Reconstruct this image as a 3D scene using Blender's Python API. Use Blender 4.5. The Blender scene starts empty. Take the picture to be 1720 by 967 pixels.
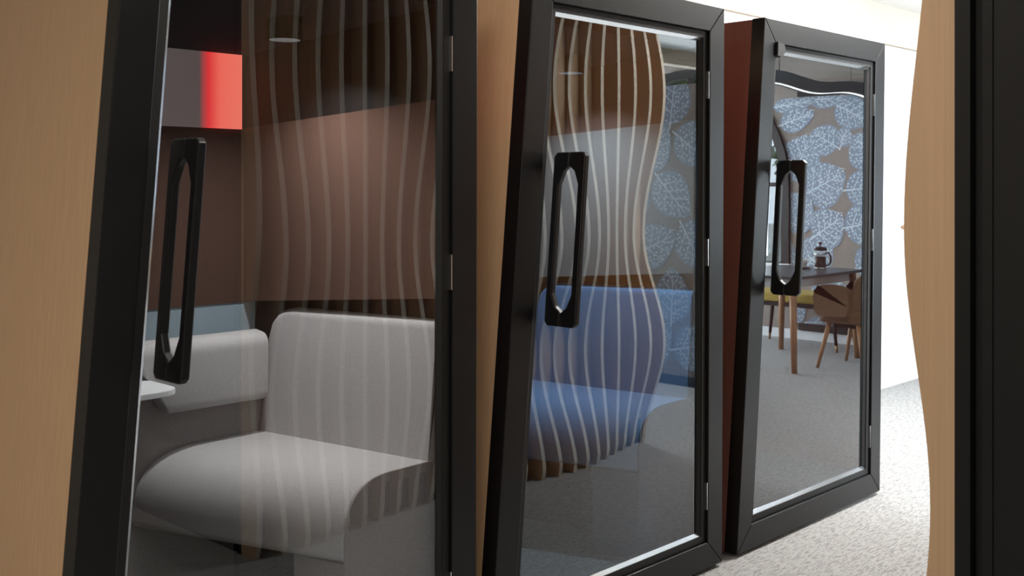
import bpy, bmesh, math, random
from mathutils import Vector
random.seed(7)
S = bpy.context.scene
C = S.collection
PI = math.pi

# ------------------------------------------------------------------ camera
# world axes: X runs along the row of pods, +Y goes into the pods, Z is up; the door fronts lie on y = 0
F, CX, HY = 1800.0, 860.0, 315.0           # focal length and horizon in pixels of the 1720x967 photo
CAMY, CAMZ = -2.24, 1.42
FW = (0.717, 0.697)                        # viewing direction
cam = bpy.data.objects.new('camera', bpy.data.cameras.new('camera'))
C.objects.link(cam)
cam.location = (0, CAMY, CAMZ)
cam.rotation_euler = (PI/2, 0, math.atan2(FW[1], FW[0]) - PI/2)
cam.data.sensor_width = 36
cam.data.lens = 36*F/1720
cam.data.shift_y = -(483.5-HY)/1720
cam.data.clip_start = 0.05
cam.data.dof.use_dof = True
cam.data.dof.focus_distance = 3.9
cam.data.dof.aperture_fstop = 8
S.camera = cam

# ------------------------------------------------------------------ world, exposure
w = bpy.data.worlds.new('sky'); S.world = w; w.use_nodes = True
w.node_tree.nodes['Background'].inputs[0].default_value = (0.78, 0.90, 1.0, 1)
w.node_tree.nodes['Background'].inputs[1].default_value = 4.0
S.view_settings.view_transform = 'Standard'
S.view_settings.look = 'None'
S.view_settings.gamma = 1
S.view_settings.use_curve_mapping = False
S.view_settings.exposure = 0.0

def area(name, loc, rot, sx, sy, power, col=(1, 1, 1), spread=PI):
    l = bpy.data.lights.new(name, 'AREA'); l.shape = 'RECTANGLE'
    l.size, l.size_y, l.energy, l.color, l.spread = sx, sy, power, col, spread
    o = bpy.data.objects.new(name, l); C.objects.link(o)
    o.location = loc; o.rotation_euler = rot
    return o
# daylight entering by the two tall windows in the far right wall and by the arched window
area('window_daylight', (6.35, -5.12, 1.5), (PI/2, 0, 0), 1.5, 2.0, 430, (0.86, 0.94, 1.0))
area('window_daylight', (8.15, -5.12, 1.5), (PI/2, 0, 0), 1.5, 2.0, 430, (0.86, 0.94, 1.0))
area('window_daylight', (9.32, -4.05, 1.5), (PI/2, 0, PI/2), 1.6, 1.5, 60, (0.86, 0.96, 1.0))

# ------------------------------------------------------------------ pixels to places
def ray(px, py):
    r = (px-CX)/F; v = (HY-py)/F
    return (FW[0]+FW[1]*r, FW[1]-FW[0]*r, v)       # direction (u, n, z) per unit of depth
def on_y(px, py, y):                                # seen directly, on the plane Y = y
    d = ray(px, py); t = (y-CAMY)/d[1]
    return Vector((d[0]*t, y, CAMZ+d[2]*t))
def mir_x(px, py, x):                               # seen mirrored in the glass, on the plane X = x
    d = ray(px, py); t = x/d[0]
    return Vector((x, -(CAMY+d[1]*t), CAMZ+d[2]*t))

# ------------------------------------------------------------------ materials
MATS = {}
def mat(name, col, rough=0.6, metal=0.0, spec=0.5, var=0.0, vscale=(8, 8, 8), bump=0.0, bscale=400, col2=None,
        emis=None, estr=0, coat=0.0, detail=4, ramp=(0.35, 0.65), sheen=0):
    if name in MATS: return MATS[name]
    m = bpy.data.materials.new(name); m.use_nodes = True
    nt = m.node_tree; b = nt.nodes['Principled BSDF']
    b.inputs['Roughness'].default_value = rough
    b.inputs['Metallic'].default_value = metal
    b.inputs['Specular IOR Level'].default_value = spec
    b.inputs['Coat Weight'].default_value = coat
    b.inputs['Sheen Weight'].default_value = sheen
    tc = nt.nodes.new('ShaderNodeTexCoord')
    geo = nt.nodes.new('ShaderNodeNewGeometry')
    mp = nt.nodes.new('ShaderNodeMapping'); mp.inputs['Scale'].default_value = vscale
    nt.links.new(geo.outputs['Position'], mp.inputs['Vector'])
    nz = nt.nodes.new('ShaderNodeTexNoise'); nz.inputs['Scale'].default_value = 1; nz.inputs['Detail'].default_value = detail
    nt.links.new(mp.outputs[0], nz.inputs['Vector'])
    rp = nt.nodes.new('ShaderNodeValToRGB')
    rp.color_ramp.elements[0].position = ramp[0]; rp.color_ramp.elements[1].position = ramp[1]
    c2 = col2 if col2 else tuple(c*(1-var) for c in col)
    rp.color_ramp.elements[0].color = (*c2, 1); rp.color_ramp.elements[1].color = (*col, 1)
    nt.links.new(nz.outputs['Fac'], rp.inputs['Fac'])
    nt.links.new(rp.outputs['Color'], b.inputs['Base Color'])
    if bump:
        n2 = nt.nodes.new('ShaderNodeTexNoise'); n2.inputs['Scale'].default_value = bscale; n2.inputs['Detail'].default_value = 2
        nt.links.new(geo.outputs['Position'], n2.inputs['Vector'])
        bp = nt.nodes.new('ShaderNodeBump'); bp.inputs['Strength'].default_value = bump; bp.inputs['Distance'].default_value = 0.002
        nt.links.new(n2.outputs['Fac'], bp.inputs['Height'])
        nt.links.new(bp.outputs['Normal'], b.inputs['Normal'])
    if emis:
        b.inputs['Emission Color'].default_value = (*emis, 1)
        b.inputs['Emission Strength'].default_value = estr
    MATS[name] = m
    return m

BIRCH = mat('birch_plywood', (0.62, 0.41, 0.245), 0.45, var=0.09, vscale=(110, 110, 1.6), bump=0.05, bscale=600)
EDGE = mat('pale_plywood_edge', (0.80, 0.70, 0.56), 0.45, var=0.10, vscale=(40, 40, 3))
BLACK = mat('black_painted_aluminium', (0.006, 0.006, 0.007), 0.33, spec=0.33, var=0.12, vscale=(30, 30, 30), bump=0.04, bscale=900)
BLACKP = mat('black_laminate', (0.005, 0.005, 0.0055), 0.55, spec=0.35, var=0.2, vscale=(20, 20, 20), bump=0.06, bscale=700)
SEAL = mat('black_rubber_seal', (0.004, 0.004, 0.004), 0.6, var=0.2)
BEAD = mat('grey_satin_bead', (0.70, 0.74, 0.78), 0.13, metal=0.9, var=0.08)
STEEL = mat('bright_steel', (0.75, 0.76, 0.78), 0.22, metal=1.0, var=0.05)
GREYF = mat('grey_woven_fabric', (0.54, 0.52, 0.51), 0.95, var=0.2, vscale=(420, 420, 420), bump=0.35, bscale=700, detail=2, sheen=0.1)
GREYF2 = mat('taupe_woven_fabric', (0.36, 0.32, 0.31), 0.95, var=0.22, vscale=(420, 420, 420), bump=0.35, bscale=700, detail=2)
BLUEF = mat('slate_blue_woven_fabric', (0.12, 0.21, 0.34), 0.95, var=0.22, vscale=(420, 420, 420), bump=0.35, bscale=700, detail=2, sheen=0.1)
BROWNF = mat('brown_acoustic_felt', (0.11, 0.055, 0.038), 0.97, var=0.22, vscale=(300, 300, 300), bump=0.3, bscale=500, detail=2)
TANF = mat('tan_acoustic_felt', (0.22, 0.19, 0.16), 0.97, var=0.2, vscale=(300, 300, 300), bump=0.3, bscale=500, detail=2)
BURG = mat('burgundy_felt', (0.22, 0.085, 0.068), 0.97, var=0.25, vscale=(260, 260, 500), bump=0.3, bscale=500, detail=2)
DARKF = mat('charcoal_felt', (0.030, 0.028, 0.034), 0.97, var=0.25, vscale=(40, 260, 260), bump=0.3, bscale=500)
WHITEL = mat('white_lacquer', (0.82, 0.83, 0.84), 0.35, var=0.02)
CREAM = mat('cream_paint', (0.68, 0.55, 0.44), 0.6, var=0.04, vscale=(2, 2, 2))
WALLP = mat('off_white_paint', (0.62, 0.58, 0.53), 0.7, var=0.04, vscale=(2, 2, 2))
CEILP = mat('white_ceiling_paint', (0.78, 0.78, 0.77), 0.8, var=0.05, vscale=(1.5, 1.5, 1.5))
OAK = mat('oiled_oak', (0.42, 0.22, 0.11), 0.45, var=0.25, vscale=(50, 50, 4))
BEAMW = mat('limed_timber', (0.55, 0.46, 0.36), 0.6, var=0.2, vscale=(3, 40, 40))
PAPER = mat('taupe_wallpaper', (0.27, 0.235, 0.21), 0.8, var=0.10, vscale=(3, 90, 90))
LEAF = mat('pale_blue_leaf_print', (0.26, 0.33, 0.42), 0.8, var=0.18, vscale=(60, 60, 60))
VEIN = mat('white_vein_print', (0.68, 0.75, 0.82), 0.8, var=0.05)
TABTOP = mat('dark_linoleum', (0.07, 0.075, 0.085), 0.3, var=0.1)
YELF = mat('olive_yellow_fabric', (0.42, 0.31, 0.07), 0.95, var=0.2, vscale=(200, 200, 200))
UPH = mat('tan_leather_upholstery', (0.19, 0.105, 0.055), 0.6, var=0.2, vscale=(40, 40, 40), bump=0.15, bscale=300)
CERAM = mat('white_ceramic', (0.8, 0.8, 0.8), 0.25, var=0.02)
COFFEE = mat('black_coffee', (0.012, 0.006, 0.004), 0.1, var=0.1)
PLANT = mat('green_foliage', (0.10, 0.20, 0.06), 0.7, var=0.5, vscale=(6, 6, 6))
BARK = mat('brown_bark', (0.12, 0.08, 0.05), 0.9, var=0.4, vscale=(30, 30, 6))
LAWN = mat('mown_grass', (0.16, 0.26, 0.09), 0.9, var=0.4, vscale=(3, 3, 3))
RENDERW = mat('white_render', (0.80, 0.80, 0.78), 0.8, var=0.05)
FROST = mat('pale_blue_frosted_panel', (0.34, 0.43, 0.48), 0.3, var=0.15, vscale=(3, 3, 3))
LAMPE = mat('lamp_diffuser', (0.9, 0.9, 0.9), 0.5, emis=(1, 0.97, 0.92), estr=6)
LEDE = mat('led_strip', (0.9, 0.9, 0.9), 0.5, emis=(0.95, 0.97, 1), estr=5)

def carpet():
    m = bpy.data.materials.new('grey_loop_carpet'); m.use_nodes = True
    nt = m.node_tree; b = nt.nodes['Principled BSDF']; b.inputs['Roughness'].default_value = 0.95
    b.inputs['Specular IOR Level'].default_value = 0.15
    geo = nt.nodes.new('ShaderNodeNewGeometry')
    def noise(scale, detail, sc=1, rot=0):
        mp = nt.nodes.new('ShaderNodeMapping'); mp.inputs['Scale'].default_value = scale; mp.inputs['Rotation'].default_value = (0, 0, rot)
        nt.links.new(geo.outputs['Position'], mp.inputs['Vector'])
        n = nt.nodes.new('ShaderNodeTexNoise'); n.inputs['Scale'].default_value = sc; n.inputs['Detail'].default_value = detail
        n.inputs['Distortion'].default_value = 0.6
        nt.links.new(mp.outputs[0], n.inputs['Vector'])
        return n
    a = noise((26, 120, 1), 7, rot=0.5)
    r = nt.nodes.new('ShaderNodeValToRGB'); nt.links.new(a.outputs['Fac'], r.inputs['Fac'])
    e = r.color_ramp.elements
    e[0].position = 0.36; e[0].color = (0.30, 0.297, 0.293, 1); e[1].position = 0.54; e[1].color = (0.465, 0.463, 0.458, 1)
    v = nt.nodes.new('ShaderNodeTexVoronoi'); v.inputs['Scale'].default_value = 190; v.inputs['Randomness'].default_value = 0.45
    nt.links.new(geo.outputs['Position'], v.inputs['Vector'])
    mr = nt.nodes.new('ShaderNodeMapRange'); mr.inputs['From Min'].default_value = 0.1; mr.inputs['From Max'].default_value = 0.75
    mr.inputs['To Min'].default_value = 1.12; mr.inputs['To Max'].default_value = 0.62
    nt.links.new(v.outputs['Distance'], mr.inputs['Value'])
    mx = nt.nodes.new('ShaderNodeMix'); mx.data_type = 'RGBA'; mx.blend_type = 'MULTIPLY'; mx.inputs['Factor'].default_value = 1
    nt.links.new(r.outputs['Color'], mx.inputs['A']); nt.links.new(mr.outputs[0], mx.inputs['B'])
    nt.links.new(mx.outputs['Result'], b.inputs['Base Color'])
    bp = nt.nodes.new('ShaderNodeBump'); bp.inputs['Strength'].default_value = 0.5; bp.inputs['Distance'].default_value = 0.003; bp.invert = True
    nt.links.new(v.outputs['Distance'], bp.inputs['Height']); nt.links.new(bp.outputs['Normal'], b.inputs['Normal'])
    return m
CARPET = carpet()

def glass(name, r0, tint, power=3.0):
    # coated flat glass: reflectance rises with the angle of incidence, the rest passes straight through
    m = bpy.data.materials.new(name); m.use_nodes = True
    nt = m.node_tree
    for n in list(nt.nodes): nt.nodes.remove(n)
    out = nt.nodes.new('ShaderNodeOutputMaterial')
    tr = nt.nodes.new('ShaderNodeBsdfTransparent'); tr.inputs[0].default_value = (*tint, 1)
    gl = nt.nodes.new('ShaderNodeBsdfGlossy'); gl.inputs['Roughness'].default_value = 0.0
    gl.inputs['Color'].default_value = (0.96, 0.98, 1.0, 1)
    geo = nt.nodes.new('ShaderNodeNewGeometry')
    dot = nt.nodes.new('ShaderNodeVectorMath'); dot.operation = 'DOT_PRODUCT'
    nt.links.new(geo.outputs['True Normal'], dot.inputs[0]); nt.links.new(geo.outputs['Incoming'], dot.inputs[1])
    def math_(op, a, b):
        n = nt.nodes.new('ShaderNodeMath'); n.operation = op
        for i, x in enumerate((a, b)):
            if x is None: continue
            if isinstance(x, (int, float)): n.inputs[i].default_value = x
            else: nt.links.new(x, n.inputs[i])
        return n.outputs[0]
    c = math_('ABSOLUTE', dot.outputs['Value'], None)
    f = math_('POWER', math_('SUBTRACT', 1.0, c), power)
    f = math_('ADD', math_('MULTIPLY', f, 1-r0), r0)
    f = math_('MULTIPLY', f, math_('SUBTRACT', 1.0, geo.outputs['Backfacing']))
    mx = nt.nodes.new('ShaderNodeMixShader')
    nt.links.new(f, mx.inputs[0]); nt.links.new(tr.outputs[0], mx.inputs[1]); nt.links.new(gl.outputs[0], mx.inputs[2])
    nt.links.new(mx.outputs[0], out.inputs[0])
    MATS[name] = m
    return m
GLASS = glass('coated_door_glass', 0.09, (0.87, 0.89, 0.91), 3.2)
WGLASS = glass('clear_window_glass', 0.04, (0.97, 0.98, 0.98), 5)
PGLASS = glass('thin_pot_glass', 0.05, (0.95, 0.95, 0.95), 5)

def painted_wash_panel():  # wash of red light painted as a gradient into the emission colour
    m = bpy.data.materials.new('painted_red_wash'); m.use_nodes = True
    nt = m.node_tree; b = nt.nodes['Principled BSDF']; b.inputs['Roughness'].default_value = 0.45
    tc = nt.nodes.new('ShaderNodeTexCoord'); sp = nt.nodes.new('ShaderNodeSeparateXYZ')
    nt.links.new(tc.outputs['Object'], sp.inputs[0])
    r = nt.nodes.new('ShaderNodeValToRGB'); e = r.color_ramp.elements
    mr = nt.nodes.new('ShaderNodeMapRange'); mr.inputs['From Min'].default_value = -0.33; mr.inputs['From Max'].default_value = 0.33
    nt.links.new(sp.outputs['X'], mr.inputs['Value']); nt.links.new(mr.outputs[0], r.inputs['Fac'])
    e[0].position = 0.0; e[0].color = (0.10, 0.085, 0.08, 1)
    e[1].position = 1.0; e[1].color = (1.0, 0.20, 0.135, 1)
    k = e.new(0.765); k.color = (0.095, 0.07, 0.065, 1)
    k = e.new(0.815); k.color = (0.85, 0.035, 0.04, 1)
    k = e.new(0.88); k.color = (1.0, 0.16, 0.11, 1)
    nt.links.new(r.outputs['Color'], b.inputs['Emission Color'])
    b.inputs['Emission Strength'].default_value = 1.15
    b.inputs['Base Color'].default_value = (0.10, 0.09, 0.09, 1)
    return m
REDP = painted_wash_panel()

# ------------------------------------------------------------------ mesh helpers (all take world coordinates)
WLOC = {}
def mk(name, verts, faces, m, parent=None, smooth=False, bevel=0.0, seg=2):
    vs = [Vector(v) for v in verts]
    lo = Vector([min(v[i] for v in vs) for i in range(3)]); hi = Vector([max(v[i] for v in vs) for i in range(3)])
    c = (lo+hi)/2
    me = bpy.data.meshes.new(name)
    me.from_pydata([v-c for v in vs], [], faces)
    bm = bmesh.new(); bm.from_mesh(me)
    bmesh.ops.recalc_face_normals(bm, faces=bm.faces)
    if bevel:
        es = [e for e in bm.edges if len(e.link_faces) == 2 and e.calc_face_angle(0) > 0.5]
        bmesh.ops.bevel(bm, geom=es, offset=bevel, segments=seg, profile=0.5, affect='EDGES', clamp_overlap=True)
    bm.to_mesh(me); bm.free()
    if smooth:
        for p in me.polygons: p.use_smooth = True
    ms = m if isinstance(m, (list, tuple)) else [m]
    for x in ms: me.materials.append(x)
    o = bpy.data.objects.new(name, me); C.objects.link(o)
    if parent:
        o.parent = parent; o.location = c-WLOC[parent]
    else: o.location = c
    WLOC[o] = c.copy()
    return o
def hexa(b4, t4):
    return list(b4)+list(t4), [(3, 2, 1, 0), (4, 5, 6, 7), (0, 1, 5, 4), (1, 2, 6, 5), (2, 3, 7, 6), (3, 0, 4, 7)]
def box(name, x, y, z, m, parent=None, bevel=0.0, seg=2, smooth=False):
    b = [(x[0], y[0], z[0]), (x[1], y[0], z[0]), (x[1], y[1], z[0]), (x[0], y[1], z[0])]
    t = [(p[0], p[1], z[1]) for p in b]
    v, f = hexa(b, t)
    return mk(name, v, f, m, parent, smooth, bevel, seg)
def prism(name, pts, off, m, parent=None, bevel=0.0, seg=2, smooth=False):
    # closed polygon pts (3D) swept by the vector off
    n = len(pts); off = Vector(off)
    v = [Vector(p) for p in pts]+[Vector(p)+off for p in pts]
    f = [tuple(range(n)), tuple(range(2*n-1, n-1, -1))]+[(i, (i+1) % n, n+(i+1) % n, n+i) for i in range(n)]
    return mk(name, v, f, m, parent, smooth, bevel, seg)
def tube_data(pts, radii, n=12):
    v, f = [], []
    for i, p in enumerate(pts):
        p = Vector(p)
        d = (Vector(pts[min(i+1, len(pts)-1)])-Vector(pts[max(i-1, 0)])).normalized()
        a = d.cross(Vector((0, 0, 1)) if abs(d.z) < 0.9 else Vector((1, 0, 0))).normalized(); b = d.cross(a)
        for k in range(n):
            t = 2*PI*k/n
            v.append(p+(a*math.cos(t)+b*math.sin(t))*radii[i])
    for i in range(len(pts)-1):
        for k in range(n):
            f.append((i*n+k, i*n+(k+1) % n, (i+1)*n+(k+1) % n, (i+1)*n+k))
    f.append(tuple(range(n-1, -1, -1))); f.append(tuple(range((len(pts)-1)*n, len(pts)*n)))
    return v, f
def tube(name, pts, radii, m, parent=None, n=12):
    v, f = tube_data(pts, radii, n)
    return mk(name, v, f, m, parent, True)
def lathe(name, prof, c, m, parent=None, n=28, smooth=True):
    v, f = [], []
    for r, z in prof:
        for k in range(n):
            t = 2*PI*k/n
            v.append((c[0]+r*math.cos(t), c[1]+r*math.sin(t), c[2]+z))
    for i in range(len(prof)-1):
        for k in range(n):
            f.append((i*n+k, i*n+(k+1) % n, (i+1)*n+(k+1) % n, (i+1)*n+k))
    f.append(tuple(range(n-1, -1, -1))); f.append(tuple(range((len(prof)-1)*n, len(prof)*n)))
    return mk(name, v, f, m, parent, smooth)
def join(parts):
    V, Fc = [], []
    for v, f in parts:
        b = len(V); V += list(v); Fc += [tuple(i+b for i in q) for q in f]
    return V, Fc
def tag(o, label, cat, group=None):
    o['label'] = label; o['category'] = cat
    if group: o['group'] = group
    return o
def thing(name, label, cat, loc, group=None):
    o = bpy.data.objects.new(name, None); C.objects.link(o)
    o.empty_display_size = 0.1; o.location = loc; WLOC[o] = Vector(loc)
    return tag(o, label, cat, group)
def struct(o): o['kind'] = 'structure'; return o

# ================================================================== the room
XW, XE, YB, YF, ZC = -3.0, 9.1, 1.56, -5.0, 2.70
struct(box('floor', (XW, XE), (YF, YB), (-0.10, 0), CARPET))
struct(box('ceiling', (XW-0.1, XE+0.2), (YF-0.2, YB+0.1), (ZC, ZC+0.1), CEILP))
struct(box('wall_back', (XW, XE), (YB, YB+0.1), (-0.1, ZC), WALLP))
struct(box('wall_left', (XW-0.1, XW), (YF-0.2, YB+0.1), (-0.1, ZC), WALLP))
struct(box('trim_1', (4.7, XE), (1.12, YB), (2.43, ZC), CREAM))      # cream bulkhead over the cupboards

# front wall with two tall windows
def wall_with_windows():
    root = None
    xs = [(XW, 5.6), (7.1, 7.4), (8.9, XE+0.2)]
    data = []
    for a, b in xs:
        data.append(hexa([(a, YF-0.18, -0.1), (b, YF-0.18, -0.1), (b, YF, -0.1), (a, YF, -0.1)], [(a, YF-0.18, ZC), (b, YF-0.18, ZC), (b, YF, ZC), (a, YF, ZC)]))
    for a, b in ((5.6, 7.1), (7.4, 8.9)):
        for z0, z1 in ((-0.1, 0.5), (2.5, ZC)):
            data.append(hexa([(a, YF-0.18, z0), (b, YF-0.18, z0), (b, YF, z0), (a, YF, z0)], [(a, YF-0.18, z1), (b, YF-0.18, z1), (b, YF, z1), (a, YF, z1)]))
    v, f = join(data)
    struct(mk('wall_front', v, f, WALLP))
    for i, (a, b) in enumerate(((5.6, 7.1), (7.4, 8.9))):
        wn = bpy.data.objects.new('window_%d' % (i+2), None); C.objects.link(wn); wn.location = ((a+b)/2, YF-0.08, 0.5); WLOC[wn] = Vector(wn.location); struct(wn)
        y = (YF-0.11, YF-0.05)
        for nm, xx, zz in (('frame_bar', (a, a+0.05), (0.5, 2.5)), ('frame_bar', (b-0.05, b), (0.5, 2.5)), ('frame_bar', (a+0.05, b-0.05), (0.5, 0.55)), ('frame_bar', (a+0.05, b-0.05), (2.45, 2.5)), ('mullion', ((a+b)/2-0.02, (a+b)/2+0.02), (0.55, 2.45))):
            box(nm, xx, y, zz, BLACK, wn)
        box('pane', (a+0.05, (a+b)/2-0.02), (YF-0.084, YF-0.078), (0.55, 2.45), WGLASS, wn)
        box('pane', ((a+b)/2+0.02, b-0.05), (YF-0.084, YF-0.078), (0.55, 2.45), WGLASS, wn)
wall_with_windows()

# ---- wallpapered end wall with the big arched window
AY, AR, AZ, SILL = -4.05, 1.17, 1.45, 0.70       # arch centre, radius, springing, sill
def arch_top(y):
    d = abs(y-AY)
    return AZ+math.sqrt(max(0, AR*AR-d*d))
def end_wall():
    data = []
    def blk(y0, y1, z0a, z0b, z1a, z1b):
        data.append(hexa([(XE, y0, z0a), (XE, y1, z0b), (XE+0.2, y1, z0b), (XE+0.2, y0, z0a)], [(XE, y0, z1a), (XE, y1, z1b), (XE+0.2, y1, z1b), (XE+0.2, y0, z1a)]))
    blk(AY+AR, YB+0.1, -0.1, -0.1, ZC, ZC)
    n = 28
    a = max(AY-AR, YF-0.15)
    ys = [AY+AR*math.cos(PI*k/n) for k in range(n+1)]
    ys = [y for y in ys if y > YF]+[YF]
    for y0, y1 in zip(ys[1:], ys[:-1]):
        blk(y0, y1, arch_top(y0), arch_top(y1), ZC, ZC)
        blk(y0, y1, -0.1, -0.1, SILL, SILL)
    v, f = join(data)
    return struct(mk('wall_end', v, f, PAPER))
WEND = end_wall()
struct(box('baseboard_end', (XE-0.015, XE), (YF, 1.12), (0.0, 0.085), WHITEL))
struct(box('trim_2', (XE-0.03, XE), (AY+AR+0.10, 1.12), (0.085, 0.15), SEAL))
struct(box('trim_3', (XE-0.05, XE), (AY+AR+0.10, 1.12), (2.27, 2.36), BLACKP))
win = bpy.data.objects.new('window_1', None); C.objects.link(win); win.location = (XE+0.06, AY, SILL); WLOC[win] = Vector(win.location); struct(win)
def arch_frame():
    data = []
    n = 24
    R0, R1 = AR, AR-0.085
    ang = [PI*k/n for k in range(n+1)]
    pts = [(math.cos(t), math.sin(t)) for t in ang]
    out = [(AY+AR, SILL)]+[(AY+R0*c, AZ+R0*s) for c, s in pts]+[(AY-AR, SILL)]
    inn = [(AY+R1, SILL)]+[(AY+R1*c, AZ+R1*s) for c, s in pts]+[(AY-R1, SILL)]
    for k in range(len(out)-1):
        a, b, c, d = out[k], out[k+1], inn[k+1], inn[k]
        if min(a[0], b[0]) < YF+0.02: continue
        data.append(hexa([(XE-0.03, p[0], p[1]) for p in (a, b, c, d)], [(XE+0.09, p[0], p[1]) for p in (a, b, c, d)]))
    v, f = join(data)
    mk('arched_frame', v, f, BLACK, win)
    box('window_sill', (XE-0.06, XE+0.2), (YF+0.01, AY+AR+0.02), (SILL-0.03, SILL), WHITEL, win)
    box('glazing_bar', (XE+0.03, XE+0.08), (AY-0.02, AY+0.02), (SILL, AZ+R1), BLACK, win)
    box('glazing_bar', (XE+0.03, XE+0.08), (YF+0.01, AY+R1), (AZ-0.02, AZ+0.02), BLACK, win)
    poly = [(y, z) for y, z in inn if y > YF+0.02]+[(YF+0.02, arch_top(YF+0.02)-0.09), (YF+0.02, SILL)]
    prism('pane', [(XE+0.05, y, z) for y, z in poly], (0.006, 0, 0), WGLASS, win)
arch_frame()

# leaves of the wallpaper print: a leaf shape with veins and dots
def leaf_on(parent, fx, c, L, W, ang, inside, seed):
    """fx maps (a, b, h) on the sheet to world; c centre, L length, W width, ang direction of the tip"""
    rnd = random.Random(seed)
    ca, sa = math.cos(ang), math.sin(ang)
    def T(x, y, h): return fx(c[0]+x*ca-y*sa, c[1]+x*sa+y*ca, h)
    def hw(t):       # half width along the leaf, t 0 (stalk) to 1 (tip)
        return W*0.5*(math.sin(PI*min(1, t)**0.80)**0.72) if 0 < t < 1 else 0
    ts = [i/16 for i in range(17)]
    out = [(-L/2+L*t, hw(t)) for t in ts]+[(-L/2+L*t, -hw(t)) for t in ts[-2:0:-1]]
    w2 = [inside(c[0]+x*ca-y*sa, c[1]+x*sa+y*ca) for x, y in out]
    def cl(x, y):
        a, b = c[0]+x*ca-y*sa, c[1]+x*sa+y*ca
        return inside(a, b)
    out2 = [cl(x, y) for x, y in out]
    h0 = 0.0005+(seed % 7)*0.0007
    v = [fx(a, b, h0) for a, b in out2]
    lf = mk('leaf_print', v, [tuple(range(len(v)))], LEAF, parent)
    V, Q = [], []
    def strip(p0, p1, wd):
        d = Vector((p1[0]-p0[0], p1[1]-p0[1], 0)); l = d.length
        if l < 1e-4: return
        nx, ny = -d.y/l*wd/2, d.x/l*wd/2
        q = [(p0[0]+nx, p0[1]+ny), (p1[0]+nx*0.5, p1[1]+ny*0.5), (p1[0]-nx*0.5, p1[1]-ny*0.5), (p0[0]-nx, p0[1]-ny)]
        q2 = [cl(*t) for t in q]
        b = len(V); V.extend(fx(a, bb, h0+0.00035) for a, bb in q2); Q.append((b, b+1, b+2, b+3))
    strip((-L/2-0.03, 0), (L*0.40, 0), 0.014)
    for k, t in enumerate((0.18, 0.36, 0.54, 0.70)):
        for s in (-1, 1):
            x0 = -L/2+L*(t+0.03*s)
            e = (x0+L*0.20, s*hw(min(0.97, t+0.20))*0.72)
            strip((x0, 0), e, 0.009)
            strip(e, (e[0]+L*0.10, s*hw(min(0.97, t+0.30))*0.90), 0.006)
            strip(e, (e[0]-L*0.01, s*hw(min(0.97, t+0.19))*0.95), 0.006)
    step = 0.034
    x = -L/2
    while x < L/2:
        y = -W/2
        while y < W/2:
            px, py = x+rnd.uniform(-.01, .01), y+rnd.uniform(-.01, .01)
            t = (px+L/2)/L
            if abs(py) < hw(t)-0.012 and abs(py) > 0.012:
                r = rnd.uniform(0.008, 0.011)
                q = [(px-r, py), (px, py+r), (px+r, py), (px, py-r)]
                if cl(px, py) == (c[0]+px*ca-py*sa, c[1]+px*sa+py*ca):
                    b = len(V); V.extend(T(u, vv, h0+0.00035) for u, vv in q); Q.append((b, b+1, b+2, b+3))
            y += step
        x += step
    mk('vein_print', V, Q, VEIN, lf)
fx_end = lambda a, b, h: (XE-h, a, b)
def in_end(a, b):
    a = min(1.1, a); b = max(0.152, min(2.265, b))
    if b <= AZ: a = max(a, AY+AR+0.004)
    else:
        d = math.hypot(a-AY, b-AZ)
        if d < AR+0.004: a, b = AY+(a-AY)/d*(AR+0.004), AZ+(b-AZ)/d*(AR+0.004)
    return (a, b)
placed = []
def px_leaf(x0, x1, y0, y1, ang, k):
    p = mir_x((x0+x1)/2, (y0+y1)/2, XE); a = mir_x(x0, (y0+y1)/2, XE); b = mir_x(x1, (y0+y1)/2, XE)
    t = mir_x((x0+x1)/2, y0, XE); bt = mir_x((x0+x1)/2, y1, XE)
    wy, hz = abs(b.y-a.y), abs(t.z-bt.z)
    # the leaf points along ang in the picture; +x in the picture is +y on this wall
    s = abs(math.cos(ang)); L = wy*s+hz*(1-s); W = hz*s+wy*(1-s)
    leaf_on(WEND, fx_end, (p.y, p.z), L*1.04, W*1.04, ang, in_end, 100+k)
    placed.append((p.y, p.z, max(L, W)/2))
LEAVES = [(1356, 1432, 270, 347, 0.45), (1431, 1492, 286, 347, 0.1), (1372, 1430, 346, 416, 0.6), (1429, 1490, 344, 410, 0.2),
          (1316, 1379, 318, 392, 0.8), (1322, 1384, 220, 311, 1.1), (1369, 1419, 207, 260, 2.6), (1413, 1442, 211, 248, 1.2),
          (1409, 1476, 163, 217, -0.5), (1368, 1429, 150, 181, 0.0), (1308, 1378, 160, 188, 0.1), (1318, 1378, 180, 219, 0.3),
          (1436, 1490, 214, 288, 2.2), (1352, 1413, 392, 456, 0.9), (1446, 1500, 412, 470, 0.5), (1300, 1345, 395, 470, 1.2),
          (1310, 1365, 478, 548, 0.6), (1372, 1436, 462, 530, 0.2), (1440, 1495, 478, 545, 1.0), (1366, 1420, 532, 552, 0.1)]
for k, (a, b, c, d, g) in enumerate(LEAVES): px_leaf(a, b, c, d, g, k)
k = 200
for iy in range(8):
    for iz in range(6):
        y, z = -1.55+iy*0.42+(0.2 if iz % 2 else 0), 0.35+iz*0.36
        if y > 1.0 or any((y-p[0])**2+(z-p[1])**2 < (p[2]+0.15)**2 for p in placed): continue
        leaf_on(WEND, fx_end, (y, z), 0.40, 0.36, random.uniform(-1, 2), in_end, k); k += 1

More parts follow.
